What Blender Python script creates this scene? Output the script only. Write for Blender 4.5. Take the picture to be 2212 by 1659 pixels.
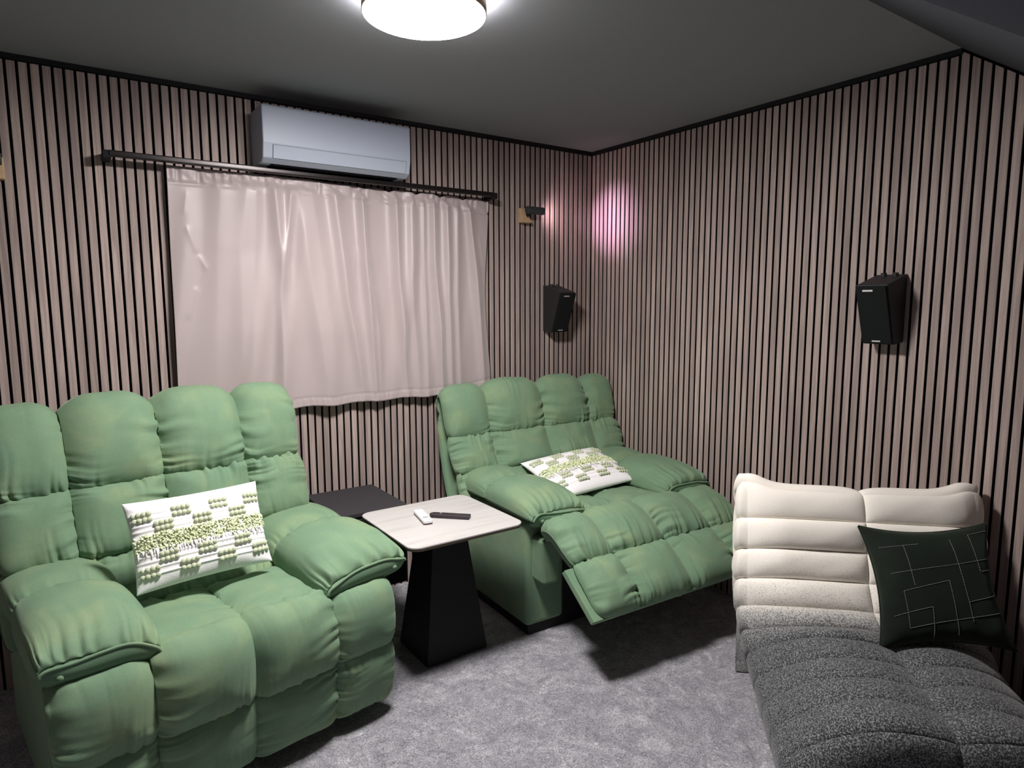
import bpy, math, random
import numpy as np
from mathutils import Vector, Matrix

for o in list(bpy.data.objects):
    bpy.data.objects.remove(o)
random.seed(7)
RNG = np.random.RandomState(11)
COL = bpy.context.scene.collection
SC = bpy.context.scene

# ------------------------------------------------------------------ camera
cd = bpy.data.cameras.new('camera')
cam = bpy.data.objects.new('camera', cd)
COL.objects.link(cam)
cam.location = (-3.0798, -3.4641, 1.6967)
cam.rotation_euler = (math.radians(82.951), math.radians(0.169), math.radians(-34.879))
cd.sensor_width = 36.0
cd.lens = 36.0 * 1416.35 / 2212.0
cd.clip_start = 0.02
SC.camera = cam

# ------------------------------------------------------------------ view, world
SC.view_settings.view_transform = 'Standard'
SC.view_settings.look = 'None'
SC.view_settings.gamma = 1.0
SC.view_settings.use_curve_mapping = False
SC.view_settings.exposure = 0.0
world = bpy.data.worlds.new('world')
SC.world = world
world.use_nodes = True
world.node_tree.nodes['Background'].inputs['Color'].default_value = (0.5, 0.5, 0.6, 1)
world.node_tree.nodes['Background'].inputs['Strength'].default_value = 0.02
SC.cycles.max_bounces = 7
SC.cycles.diffuse_bounces = 4
SC.cycles.glossy_bounces = 2
SC.cycles.use_denoising = True

LAMP = (-2.014, -1.442)
LAMP_STRENGTH = 205.0
SPOT_POWER = 22.0

# ------------------------------------------------------------------ helpers
def link(o):
    COL.objects.link(o)
    return o

def tag(o, label=None, cat=None, group=None, kind=None):
    if label: o['label'] = label
    if cat: o['category'] = cat
    if group: o['group'] = group
    if kind: o['kind'] = kind
    return o

def thing(name, label, cat, loc=(0, 0, 0), rz=0.0, group=None):
    o = bpy.data.objects.new(name, None)
    o.empty_display_size = 0.1
    o.location = loc
    o.rotation_euler = (0, 0, rz)
    link(o)
    return tag(o, label, cat, group)

def mesh_obj(name, verts, faces, mat, parent=None, smooth=False, attr=None):
    me = bpy.data.meshes.new(name)
    verts = np.asarray(verts, dtype=np.float32)
    me.from_pydata(verts.tolist() if len(verts) < 4000 else [tuple(v) for v in verts], [], faces)
    if smooth:
        me.polygons.foreach_set('use_smooth', np.ones(len(me.polygons), dtype=bool))
    if attr:
        for k, a in attr.items():
            at = me.attributes.new(k, 'FLOAT', 'POINT')
            at.data.foreach_set('value', np.asarray(a, dtype=np.float32))
    me.update()
    if mat: me.materials.append(mat)
    o = bpy.data.objects.new(name, me)
    link(o)
    if parent: o.parent = parent
    return o

class MB:
    """collects simple solids into one mesh"""
    def __init__(s): s.v = []; s.f = []
    def box(s, x0, x1, y0, y1, z0, z1):
        b = len(s.v)
        s.v += [(x0,y0,z0),(x1,y0,z0),(x1,y1,z0),(x0,y1,z0),(x0,y0,z1),(x1,y0,z1),(x1,y1,z1),(x0,y1,z1)]
        s.f += [tuple(b+i for i in q) for q in ((0,3,2,1),(4,5,6,7),(0,1,5,4),(1,2,6,5),(2,3,7,6),(3,0,4,7))]
        return s
    def hexa(s, bot, top):
        b = len(s.v)
        s.v += list(bot) + list(top)
        n = len(bot)
        s.f.append(tuple(b+i for i in reversed(range(n))))
        s.f.append(tuple(b+n+i for i in range(n)))
        for i in range(n):
            j = (i+1) % n
            s.f.append((b+i, b+j, b+n+j, b+n+i))
        return s
    def tube(s, pts, r, n=10, caps=True):
        pts = [Vector(p) for p in pts]
        b = len(s.v)
        up = Vector((0, 0, 1))
        for i, p in enumerate(pts):
            d = (pts[min(i+1, len(pts)-1)] - pts[max(i-1, 0)]).normalized()
            a = d.cross(up)
            if a.length < 1e-4: a = d.cross(Vector((1, 0, 0)))
            a.normalize(); c = a.cross(d)
            rr = r[i] if isinstance(r, (list, tuple)) else r
            for k in range(n):
                t = 2*math.pi*k/n
                s.v.append(tuple(p + rr*(math.cos(t)*a + math.sin(t)*c)))
        for i in range(len(pts)-1):
            for k in range(n):
                k2 = (k+1) % n
                s.f.append((b+i*n+k, b+i*n+k2, b+(i+1)*n+k2, b+(i+1)*n+k))
        if caps:
            s.f.append(tuple(b+k for k in reversed(range(n))))
            s.f.append(tuple(b+(len(pts)-1)*n+k for k in range(n)))
        return s
    def build(s, name, mat, parent=None, smooth=False, bevel=0.0, seg=2):
        o = mesh_obj(name, s.v, s.f, mat, parent, smooth)
        if bevel:
            m = o.modifiers.new('bevel', 'BEVEL'); m.width = bevel; m.segments = seg; m.limit_method = 'ANGLE'
            m.harden_normals = False
            o.data.polygons.foreach_set('use_smooth', np.ones(len(o.data.polygons), dtype=bool))
            w = o.modifiers.new('wn', 'WEIGHTED_NORMAL'); w.keep_sharp = True
        return o

def grid_faces(nr, nc, base=0, flip=False):
    r = np.arange(nr-1)[:, None]; c = np.arange(nc-1)[None, :]
    a = base + r*nc + c
    q = np.stack([a, a+1, a+nc+1, a+nc], -1).reshape(-1, 4)
    if flip: q = q[:, ::-1]
    return [tuple(x) for x in q.tolist()]

def catmull(P, m=40):
    P = np.asarray(P, float)
    Q = np.vstack([2*P[0]-P[1], P, 2*P[-1]-P[-2]])
    out = []
    for i in range(1, len(Q)-2):
        t = np.linspace(0, 1, m, endpoint=False)[:, None]
        p0, p1, p2, p3 = Q[i-1], Q[i], Q[i+1], Q[i+2]
        out.append(0.5*((2*p1)+(-p0+p2)*t+(2*p0-5*p1+4*p2-p3)*t**2+(-p0+3*p1-3*p2+p3)*t**3))
    out.append(P[-1:])
    return np.vstack(out)

def resample(C, ts):
    d = np.r_[0, np.cumsum(np.linalg.norm(np.diff(C, axis=0), axis=1))]
    d /= d[-1]
    return np.stack([np.interp(ts, d, C[:, k]) for k in range(C.shape[1])], -1)

def vnoise(x, seed=0):
    """smooth 1-D value noise"""
    x = np.asarray(x, float)
    i = np.floor(x).astype(int); f = x - i
    def h(n):
        s = np.sin(n*127.1 + seed*311.7)*43758.5453
        return (s - np.floor(s))*2 - 1
    u = f*f*(3-2*f)
    return h(i)*(1-u) + h(i+1)*u

# ------------------------------------------------------------------ materials
def new_mat(name):
    m = bpy.data.materials.new(name); m.use_nodes = True
    nt = m.node_tree
    return m, nt, nt.nodes['Principled BSDF']

def simple(name, col, rough=0.5, metal=0.0, spec=0.5, noise=0.0, nscale=40, bump=0.0, bscale=200):
    m, nt, b = new_mat(name)
    b.inputs['Base Color'].default_value = (*col, 1)
    b.inputs['Roughness'].default_value = rough
    b.inputs['Metallic'].default_value = metal
    b.inputs['Specular IOR Level'].default_value = spec
    tc = nt.nodes.new('ShaderNodeTexCoord')
    if noise:
        n = nt.nodes.new('ShaderNodeTexNoise'); n.inputs['Scale'].default_value = nscale; n.inputs['Detail'].default_value = 4
        nt.links.new(tc.outputs['Object'], n.inputs['Vector'])
        mx = nt.nodes.new('ShaderNodeMix'); mx.data_type = 'RGBA'
        mx.inputs['A'].default_value = (*[c*(1-noise) for c in col], 1)
        mx.inputs['B'].default_value = (*[min(1, c*(1+noise)) for c in col], 1)
        nt.links.new(n.outputs['Fac'], mx.inputs['Factor'])
        nt.links.new(mx.outputs['Result'], b.inputs['Base Color'])
    if bump:
        n = nt.nodes.new('ShaderNodeTexNoise'); n.inputs['Scale'].default_value = bscale; n.inputs['Detail'].default_value = 3
        nt.links.new(tc.outputs['Object'], n.inputs['Vector'])
        bp = nt.nodes.new('ShaderNodeBump'); bp.inputs['Strength'].default_value = bump; bp.inputs['Distance'].default_value = 0.002
        nt.links.new(n.outputs['Fac'], bp.inputs['Height'])
        nt.links.new(bp.outputs['Normal'], b.inputs['Normal'])
    return m

def ramp(nt, fac, stops):
    r = nt.nodes.new('ShaderNodeValToRGB')
    els = r.color_ramp.elements
    while len(els) < len(stops): els.new(0.5)
    for e, (p, c) in zip(els, stops):
        e.position = p; e.color = (*c, 1)
    nt.links.new(fac, r.inputs['Fac'])
    return r

def velvet(name, dark, mid, light):
    m, nt, b = new_mat(name)
    tc = nt.nodes.new('ShaderNodeTexCoord')
    n1 = nt.nodes.new('ShaderNodeTexNoise'); n1.inputs['Scale'].default_value = 5.5; n1.inputs['Detail'].default_value = 3; n1.inputs['Distortion'].default_value = 0.8
    nt.links.new(tc.outputs['Object'], n1.inputs['Vector'])
    r = ramp(nt, n1.outputs['Fac'], [(0.30, dark), (0.52, mid), (0.72, light)])
    n2 = nt.nodes.new('ShaderNodeTexNoise'); n2.inputs['Scale'].default_value = 420; n2.inputs['Detail'].default_value = 2
    nt.links.new(tc.outputs['Object'], n2.inputs['Vector'])
    mx = nt.nodes.new('ShaderNodeMix'); mx.data_type = 'RGBA'; mx.blend_type = 'OVERLAY'; mx.inputs['Factor'].default_value = 0.35
    nt.links.new(r.outputs['Color'], mx.inputs['A']); nt.links.new(n2.outputs['Color'], mx.inputs['B'])
    hs = nt.nodes.new('ShaderNodeRGBToBW'); nt.links.new(n2.outputs['Color'], hs.inputs['Color'])
    mx2 = nt.nodes.new('ShaderNodeMix'); mx2.data_type = 'RGBA'; mx2.blend_type = 'OVERLAY'; mx2.inputs['Factor'].default_value = 0.35
    nt.links.new(r.outputs['Color'], mx2.inputs['A']); nt.links.new(hs.outputs['Val'], mx2.inputs['B'])
    nt.links.new(mx2.outputs['Result'], b.inputs['Base Color'])
    b.inputs['Roughness'].default_value = 0.85
    b.inputs['Specular IOR Level'].default_value = 0.15
    b.inputs['Sheen Weight'].default_value = 0.22
    b.inputs['Sheen Roughness'].default_value = 0.45
    b.inputs['Sheen Tint'].default_value = (0.75, 0.95, 0.7, 1)
    bp = nt.nodes.new('ShaderNodeBump'); bp.inputs['Strength'].default_value = 0.12; bp.inputs['Distance'].default_value = 0.002
    nt.links.new(n2.outputs['Fac'], bp.inputs['Height']); nt.links.new(bp.outputs['Normal'], b.inputs['Normal'])
    return m

M = {}
M['velvet'] = velvet('green_velvet', (0.152, 0.252, 0.162), (0.174, 0.272, 0.170), (0.218, 0.302, 0.176))
M['velvet_dark'] = velvet('lining_velvet', (0.055, 0.11, 0.065), (0.06, 0.12, 0.07), (0.07, 0.13, 0.075))
M['felt'] = simple('black_felt', (0.006, 0.005, 0.007), 0.95, spec=0.1)
M['trim'] = simple('black_trim', (0.012, 0.011, 0.014), 0.7, spec=0.2)
M['black'] = simple('matte_black', (0.012, 0.012, 0.014), 0.6, spec=0.3, bump=0.15, bscale=300)
M['black_top'] = simple('black_board', (0.035, 0.032, 0.036), 0.65, spec=0.3, noise=0.2, nscale=60)
M['grille'] = simple('speaker_cloth', (0.012, 0.014, 0.014), 0.9, spec=0.1, bump=0.4, bscale=900)
M['cabinet'] = simple('speaker_vinyl', (0.02, 0.018, 0.02), 0.55, spec=0.4, bump=0.3, bscale=400)
M['silver'] = simple('badge_silver', (0.5, 0.5, 0.5), 0.4, metal=0.6)
M['ac_white'] = simple('air_conditioner_plastic', (0.36, 0.40, 0.48), 0.45, spec=0.4)
M['ac_line'] = simple('air_conditioner_groove', (0.1, 0.11, 0.12), 0.7)
M['rod'] = simple('rod_black_metal', (0.03, 0.026, 0.026), 0.3, metal=0.7)
M['bracket_wood'] = simple('pale_pine', (0.55, 0.38, 0.22), 0.6, noise=0.2, nscale=30)
M['lamp_rim'] = simple('lamp_rim_brass', (0.55, 0.42, 0.3), 0.35, metal=0.3)
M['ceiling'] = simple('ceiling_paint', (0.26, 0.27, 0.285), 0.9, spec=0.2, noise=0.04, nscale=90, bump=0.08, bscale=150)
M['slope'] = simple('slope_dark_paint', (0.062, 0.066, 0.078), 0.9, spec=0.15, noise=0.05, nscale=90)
M['plain_wall'] = simple('plain_wall_paint', (0.24, 0.215, 0.22), 0.9, spec=0.2)
M['brass'] = simple('table_edge', (0.12, 0.09, 0.06), 0.4, metal=0.5)
M['pillow_white'] = simple('white_cotton', (0.93, 0.91, 0.93), 0.95, spec=0.1, bump=0.5, bscale=260)
M['pom'] = simple('sage_wool', (0.60, 0.65, 0.47), 0.95, spec=0.1, noise=0.12, nscale=80, bump=0.5, bscale=500)
M['fringe'] = simple('lime_wool', (0.78, 0.86, 0.56), 0.95, spec=0.1, noise=0.2, nscale=120)
M['remote_white'] = simple('remote_white_plastic', (0.75, 0.75, 0.76), 0.4)
M['remote_black'] = simple('remote_black_plastic', (0.03, 0.022, 0.028), 0.45, noise=0.2)
M['remote_grey'] = simple('remote_print', (0.35, 0.38, 0.36), 0.5)
M['remote_pink'] = simple('remote_sleeve', (0.10, 0.05, 0.07), 0.5)
M['thread'] = simple('pale_thread', (0.20, 0.215, 0.195), 0.9)
M['pillow_green'] = velvet('dark_green_velvet', (0.0075, 0.0115, 0.0085), (0.009, 0.014, 0.010), (0.012, 0.018, 0.013))

M['slat_core'] = simple('slat_black_core', (0.016, 0.013, 0.014), 0.9, spec=0.1)
def mat_slat():
    m, nt, b = new_mat('walnut_slat_veneer')
    geo = nt.nodes.new('ShaderNodeNewGeometry')
    oi = nt.nodes.new('ShaderNodeObjectInfo')
    mp = nt.nodes.new('ShaderNodeMapping'); mp.inputs['Scale'].default_value = (55, 55, 2.2)
    nt.links.new(geo.outputs['Position'], mp.inputs['Vector'])
    n = nt.nodes.new('ShaderNodeTexNoise'); n.inputs['Scale'].default_value = 1.0; n.inputs['Detail'].default_value = 5; n.inputs['Distortion'].default_value = 1.2
    nt.links.new(mp.outputs['Vector'], n.inputs['Vector'])
    r = ramp(nt, n.outputs['Fac'], [(0.30, (0.29, 0.228, 0.212)), (0.50, (0.37, 0.292, 0.27)), (0.68, (0.46, 0.37, 0.33))])
    mp2 = nt.nodes.new('ShaderNodeMapping'); mp2.inputs['Scale'].default_value = (3.0, 3.0, 1.0)
    nt.links.new(geo.outputs['Position'], mp2.inputs['Vector'])
    n2 = nt.nodes.new('ShaderNodeTexNoise'); n2.inputs['Scale'].default_value = 1.6; n2.inputs['Detail'].default_value = 2
    nt.links.new(mp2.outputs['Vector'], n2.inputs['Vector'])
    hsv = nt.nodes.new('ShaderNodeHueSaturation')
    ma = nt.nodes.new('ShaderNodeMapRange'); ma.inputs['To Min'].default_value = 0.86; ma.inputs['To Max'].default_value = 1.14
    nt.links.new(oi.outputs['Random'], ma.inputs['Value'])
    mb = nt.nodes.new('ShaderNodeMapRange'); mb.inputs['From Min'].default_value = 0.3; mb.inputs['From Max'].default_value = 0.7; mb.inputs['To Min'].default_value = 0.9; mb.inputs['To Max'].default_value = 1.1
    nt.links.new(n2.outputs['Fac'], mb.inputs['Value'])
    mm = nt.nodes.new('ShaderNodeMath'); mm.operation = 'MULTIPLY'
    nt.links.new(ma.outputs['Result'], mm.inputs[0]); nt.links.new(mb.outputs['Result'], mm.inputs[1])
    nt.links.new(mm.outputs['Value'], hsv.inputs['Value'])
    nt.links.new(r.outputs['Color'], hsv.inputs['Color'])
    nt.links.new(hsv.outputs['Color'], b.inputs['Base Color'])
    b.inputs['Roughness'].default_value = 0.6
    b.inputs['Specular IOR Level'].default_value = 0.25
    return m
M['slat'] = mat_slat()

def mat_carpet():
    m, nt, b = new_mat('grey_carpet')
    tc = nt.nodes.new('ShaderNodeTexCoord')
    n1 = nt.nodes.new('ShaderNodeTexNoise'); n1.inputs['Scale'].default_value = 5.5; n1.inputs['Detail'].default_value = 6; n1.inputs['Distortion'].default_value = 2.2; n1.inputs['Roughness'].default_value = 0.7
    n2 = nt.nodes.new('ShaderNodeTexNoise'); n2.inputs['Scale'].default_value = 85; n2.inputs['Detail'].default_value = 3; n2.inputs['Distortion'].default_value = 2.5
    nt.links.new(tc.outputs['Object'], n1.inputs['Vector']); nt.links.new(tc.outputs['Object'], n2.inputs['Vector'])
    r = ramp(nt, n1.outputs['Fac'], [(0.34, (0.25, 0.247, 0.28)), (0.47, (0.315, 0.312, 0.342)), (0.54, (0.355, 0.352, 0.382)), (0.66, (0.465, 0.46, 0.495))])
    r2 = ramp(nt, n2.outputs['Fac'], [(0.34, (0.17, 0.17, 0.17)), (0.5, (0.5, 0.5, 0.5)), (0.66, (0.84, 0.84, 0.84))])
    mx = nt.nodes.new('ShaderNodeMix'); mx.data_type = 'RGBA'; mx.blend_type = 'OVERLAY'; mx.inputs['Factor'].default_value = 0.75
    nt.links.new(r.outputs['Color'], mx.inputs['A']); nt.links.new(r2.outputs['Color'], mx.inputs['B'])
    nt.links.new(mx.outputs['Result'], b.inputs['Base Color'])
    b.inputs['Roughness'].default_value = 1.0; b.inputs['Specular IOR Level'].default_value = 0.05
    b.inputs['Sheen Weight'].default_value = 0.2
    bp = nt.nodes.new('ShaderNodeBump'); bp.inputs['Strength'].default_value = 0.8; bp.inputs['Distance'].default_value = 0.006
    nt.links.new(n2.outputs['Fac'], bp.inputs['Height']); nt.links.new(bp.outputs['Normal'], b.inputs['Normal'])
    return m
M['carpet'] = mat_carpet()

def mat_curtain():
    m, nt, b = new_mat('blush_curtain_satin')
    b.inputs['Base Color'].default_value = (0.43, 0.36, 0.36, 1)
    b.inputs['Roughness'].default_value = 0.42
    b.inputs['Specular IOR Level'].default_value = 0.5
    b.inputs['Sheen Weight'].default_value = 0.3
    tc = nt.nodes.new('ShaderNodeTexCoord')
    n = nt.nodes.new('ShaderNodeTexNoise'); n.inputs['Scale'].default_value = 500; n.inputs['Detail'].default_value = 2
    nt.links.new(tc.outputs['Object'], n.inputs['Vector'])
    bp = nt.nodes.new('ShaderNodeBump'); bp.inputs['Strength'].default_value = 0.15; bp.inputs['Distance'].default_value = 0.001
    nt.links.new(n.outputs['Fac'], bp.inputs['Height']); nt.links.new(bp.outputs['Normal'], b.inputs['Normal'])
    return m
M['curtain'] = mat_curtain()

def mat_tabletop():
    m, nt, b = new_mat('pale_travertine_top')
    tc = nt.nodes.new('ShaderNodeTexCoord')
    mp = nt.nodes.new('ShaderNodeMapping'); mp.inputs['Scale'].default_value = (2.5, 30, 10)
    nt.links.new(tc.outputs['Object'], mp.inputs['Vector'])
    n = nt.nodes.new('ShaderNodeTexNoise'); n.inputs['Scale'].default_value = 1.0; n.inputs['Detail'].default_value = 6; n.inputs['Distortion'].default_value = 0.6
    nt.links.new(mp.outputs['Vector'], n.inputs['Vector'])
    r = ramp(nt, n.outputs['Fac'], [(0.30, (0.44, 0.415, 0.405)), (0.48, (0.505, 0.485, 0.475)), (0.7, (0.545, 0.525, 0.51))])
    nt.links.new(r.outputs['Color'], b.inputs['Base Color'])
    b.inputs['Roughness'].default_value = 0.5
    return m
M['tabletop'] = mat_tabletop()

def mat_sofa():
    m, nt, b = new_mat('cream_to_grey_boucle')
    at = nt.nodes.new('ShaderNodeAttribute'); at.attribute_name = 'tone'
    tc = nt.nodes.new('ShaderNodeTexCoord')
    n = nt.nodes.new('ShaderNodeTexNoise'); n.inputs['Scale'].default_value = 210; n.inputs['Detail'].default_value = 3; n.inputs['Roughness'].default_value = 0.7
    nt.links.new(tc.outputs['Object'], n.inputs['Vector'])
    # fleck where noise < threshold that climbs with tone
    thr = nt.nodes.new('ShaderNodeMapRange'); thr.inputs['To Min'].default_value = 0.27; thr.inputs['To Max'].default_value = 0.575
    nt.links.new(at.outputs['Fac'], thr.inputs['Value'])
    sub = nt.nodes.new('ShaderNodeMath'); sub.operation = 'SUBTRACT'
    nt.links.new(thr.outputs['Result'], sub.inputs[0]); nt.links.new(n.outputs['Fac'], sub.inputs[1])
    sc = nt.nodes.new('ShaderNodeMapRange'); sc.inputs['From Min'].default_value = -0.04; sc.inputs['From Max'].default_value = 0.10
    nt.links.new(sub.outputs['Value'], sc.inputs['Value'])
    base = nt.nodes.new('ShaderNodeMix'); base.data_type = 'RGBA'
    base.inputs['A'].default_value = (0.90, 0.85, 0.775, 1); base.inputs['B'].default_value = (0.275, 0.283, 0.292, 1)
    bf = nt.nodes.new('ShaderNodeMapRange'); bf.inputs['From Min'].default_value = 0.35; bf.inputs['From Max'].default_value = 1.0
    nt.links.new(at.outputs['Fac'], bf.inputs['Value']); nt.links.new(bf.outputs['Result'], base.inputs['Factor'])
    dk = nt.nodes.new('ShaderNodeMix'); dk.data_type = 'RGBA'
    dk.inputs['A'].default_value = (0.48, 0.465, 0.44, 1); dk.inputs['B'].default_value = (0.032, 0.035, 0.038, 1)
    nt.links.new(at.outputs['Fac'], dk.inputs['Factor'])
    mx = nt.nodes.new('ShaderNodeMix'); mx.data_type = 'RGBA'
    nt.links.new(sc.outputs['Result'], mx.inputs['Factor'])
    nt.links.new(base.outputs['Result'], mx.inputs['A']); nt.links.new(dk.outputs['Result'], mx.inputs['B'])
    nt.links.new(mx.outputs['Result'], b.inputs['Base Color'])
    b.inputs['Roughness'].default_value = 0.95; b.inputs['Specular IOR Level'].default_value = 0.1
    b.inputs['Sheen Weight'].default_value = 0.15
    bp = nt.nodes.new('ShaderNodeBump'); bp.inputs['Strength'].default_value = 0.35; bp.inputs['Distance'].default_value = 0.003
    nt.links.new(n.outputs['Fac'], bp.inputs['Height']); nt.links.new(bp.outputs['Normal'], b.inputs['Normal'])
    return m
M['sofa'] = mat_sofa()

def mat_emit(name, col, s):
    m = bpy.data.materials.new(name); m.use_nodes = True
    nt = m.node_tree; nt.nodes.clear()
    e = nt.nodes.new('ShaderNodeEmission'); e.inputs['Color'].default_value = (*col, 1); e.inputs['Strength'].default_value = s
    o = nt.nodes.new('ShaderNodeOutputMaterial'); nt.links.new(e.outputs[0], o.inputs[0])
    return m
M['lamp_glow'] = mat_emit('lamp_diffuser_glow', (1.0, 0.955, 0.93), LAMP_STRENGTH)
M['lamp_up'] = mat_emit('lamp_upper_glow', (0.94, 0.92, 1.0), 130.0)
M['spot_glow'] = mat_emit('spot_lens_glow', (1.0, 0.78, 0.86), 25.0)

# ------------------------------------------------------------------ room
H = 2.706
FLOOR = 0.03
XL, YF = -4.4, -4.7
SLOPE_Y, SLOPE_K, SLOPE_X = -2.222, 0.708, -1.5

def struct(o):
    o['kind'] = 'structure'
    return o

# floor: carpet with low carved relief
def build_floor():
    xs = np.linspace(XL, 0.0, 300); ys = np.linspace(YF, 0.0, 320)
    X, Y = np.meshgrid(xs, ys)
    def n2(x, y, s):
        return vnoise(x*1.0 + 1.7*np.sin(y*1.3+s), s)*vnoise(y*1.1 + 1.3*np.sin(x*1.7+s), s+5)
    Z = 0.004*n2(X*4, Y*4, 1) + 0.003*n2(X*9, Y*9, 3)
    # carved vein by the sofa and a few others
    def vein(p, q, amp, w):
        p = np.array(p); q = np.array(q); d = q-p; L = np.linalg.norm(d); d = d/L
        s = (X-p[0])*d[0] + (Y-p[1])*d[1]; t = -(X-p[0])*d[1] + (Y-p[1])*d[0]
        t = t + 0.03*vnoise(s*7, 9)
        return -amp*np.exp(-(t/w)**2)*(np.clip(s/0.05, 0, 1)*np.clip((L-s)/0.05, 0, 1))
    Z += FLOOR
    Z += vein((-1.30, -2.36), (-0.95, -2.05), 0.012, 0.012)
    Z += vein((-1.55, -1.75), (-0.75, -1.55), 0.006, 0.02) + vein((-2.0, -2.1), (-1.35, -1.85), 0.006, 0.02)
    V = np.stack([X, Y, Z], -1).reshape(-1, 3)
    f = grid_faces(320, 300)
    o = mesh_obj('floor', V, f, M['carpet'], smooth=True)
    return struct(o)
build_floor()

ce = MB()
ce.box(XL-0.1, SLOPE_X, YF-0.1, 0.1, H, H+0.1)
ce.box(SLOPE_X, 0.1, SLOPE_Y, 0.1, H, H+0.1)
struct(ce.build('ceiling', M['ceiling']))
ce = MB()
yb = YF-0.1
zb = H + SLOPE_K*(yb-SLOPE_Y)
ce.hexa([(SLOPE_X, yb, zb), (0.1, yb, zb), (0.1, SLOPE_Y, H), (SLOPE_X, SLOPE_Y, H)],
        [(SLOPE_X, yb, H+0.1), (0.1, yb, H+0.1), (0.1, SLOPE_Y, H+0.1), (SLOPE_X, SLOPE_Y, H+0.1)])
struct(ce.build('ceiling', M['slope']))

wl = MB().box(XL-0.1, XL, YF-0.1, 0.1, 0, H); struct(wl.build('wall_left', M['plain_wall']))
wf = MB().box(XL, 0.1, YF-0.1, YF, 0, H); struct(wf.build('wall_front', M['plain_wall']))
T = 0.021          # slat depth
wb = struct(MB().box(XL, 0.12, T, T+0.1, 0, H).build('wall_back', M['felt']))
wr = struct(MB().box(T, T+0.1, YF, T, 0, H).build('wall_right', M['felt']))

SLW = 0.0297
def slat_mesh(ax, h0, h1, z0=0.0):
    # one slat: faces the room, its back on the felt; small eased edges
    w = SLW/2; e = 0.0015
    if ax == 'x':
        sec = [(-w, T), (-w, e), (-w+e, 0), (w-e, 0), (w, e), (w, T)]
    else:
        sec = [(T, w), (e, w), (0, w-e), (0, -w+e), (e, -w), (T, -w)]
    def hh(p):
        if ax == 'x': return h0
        return h0 + (h1-h0)*(p[1]/SLW + 0.5)
    v = [(p[0], p[1], z0) for p in sec] + [(p[0], p[1], hh(p)) for p in sec]
    n = len(sec)
    f = [(i, (i+1) % n, n+(i+1) % n, n+i) for i in range(n)]
    f += [tuple(reversed(range(n))), tuple(range(n, 2*n))]
    me = bpy.data.meshes.new('slat'); me.from_pydata(v, [], f); me.materials.append(M['slat']); me.materials.append(M['slat_core']); me.update()
    for i in (0, 4, 5): me.polygons[i].material_index = 1
    return me
TRIM = 0.025
me_b = slat_mesh('x', H-TRIM, H-TRIM, 0.0)
for i in range(104):
    x = -(0.02 + 0.04*i) if i < 55 else -(0.02 + 0.04*i) - 0.0075
    o = bpy.data.objects.new('slat', me_b); o.location = (x, 0, 0); link(o); o.parent = wb
me_r = slat_mesh('y', H-TRIM, H-TRIM, 0.0)
for i in range(115):
    y = -(0.0203 + 0.04025*i)
    if y-SLW/2 < SLOPE_Y - 0.02:
        ha = H + SLOPE_K*(y-SLW/2-SLOPE_Y) - 0.012
        hb = H + SLOPE_K*(y+SLW/2-SLOPE_Y) - 0.012
        me = slat_mesh('y', ha, hb, 0.0)
        z = 0
    else:
        me = me_r
    o = bpy.data.objects.new('slat', me); o.location = (0, y, 0); link(o); o.parent = wr
struct(MB().box(XL, 0.0, -0.012, T, H-TRIM+0.004, H).build('trim_1', M['trim']))
struct(MB().box(-0.012, T, SLOPE_Y, -0.0, H-TRIM+0.004, H).build('trim_2', M['trim']))

# ------------------------------------------------------------------ ceiling lamp
lamp = thing('ceiling_lamp', 'round white glowing drum lamp with a thin brass rim on the ceiling', 'lamp', (LAMP[0], LAMP[1], H))
def revolve(name, prof, mat, parent, n=96, cap=True):
    v = []; f = []
    for (r, z) in prof:
        for k in range(n):
            a = 2*math.pi*k/n
            v.append((r*math.cos(a), r*math.sin(a), z))
    for i in range(len(prof)-1):
        for k in range(n):
            k2 = (k+1) % n
            f.append((i*n+k, i*n+k2, (i+1)*n+k2, (i+1)*n+k))
    if cap:
        f.append(tuple(range((len(prof)-1)*n, len(prof)*n)))
    return mesh_obj(name, v, f, mat, parent, True)
revolve('lamp_base', [(0.165, 0.0), (0.165, -0.02)], M['ac_white'], lamp)
revolve('upper_glow_ring', [(0.168, -0.031), (0.168, -0.029), (0.197, -0.029)], M['lamp_up'], lamp, cap=False)
revolve('rim', [(0.17, -0.034), (0.200, -0.030), (0.202, -0.034), (0.202, -0.076), (0.1995, -0.078), (0.1975, -0.076), (0.1975, -0.04)], M['lamp_rim'], lamp, cap=False)
revolve('diffuser', [(0.1985, -0.076), (0.1975, -0.080), (0.190, -0.084), (0.155, -0.087), (0.09, -0.088), (0.02, -0.088)], M['lamp_glow'], lamp)

# ------------------------------------------------------------------ air conditioner
ac = thing('air_conditioner', 'white wall air conditioner above the blush curtain', 'air conditioner', (-1.845, 0, 2.358))
W2 = 0.377
def ac_prof():  # (y,z) side outline
    return [(-0.002, 0.0), (-0.17, 0.0), (-0.205, 0.018), (-0.22, 0.085), (-0.22, 0.249), (-0.213, 0.257), (-0.002, 0.257)]
pr = ac_prof()
v = [(-W2, y, z) for y, z in pr] + [(W2, y, z) for y, z in pr]
n = len(pr)
f = [tuple(range(n)), tuple(reversed(range(n, 2*n)))] + [(i, n+i, n+(i+1) % n, (i+1) % n) for i in range(n)]
b = mesh_obj('housing', v, f, M['ac_white'], ac)
bm = b.modifiers.new('bevel', 'BEVEL'); bm.width = 0.006; bm.segments = 2
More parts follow.
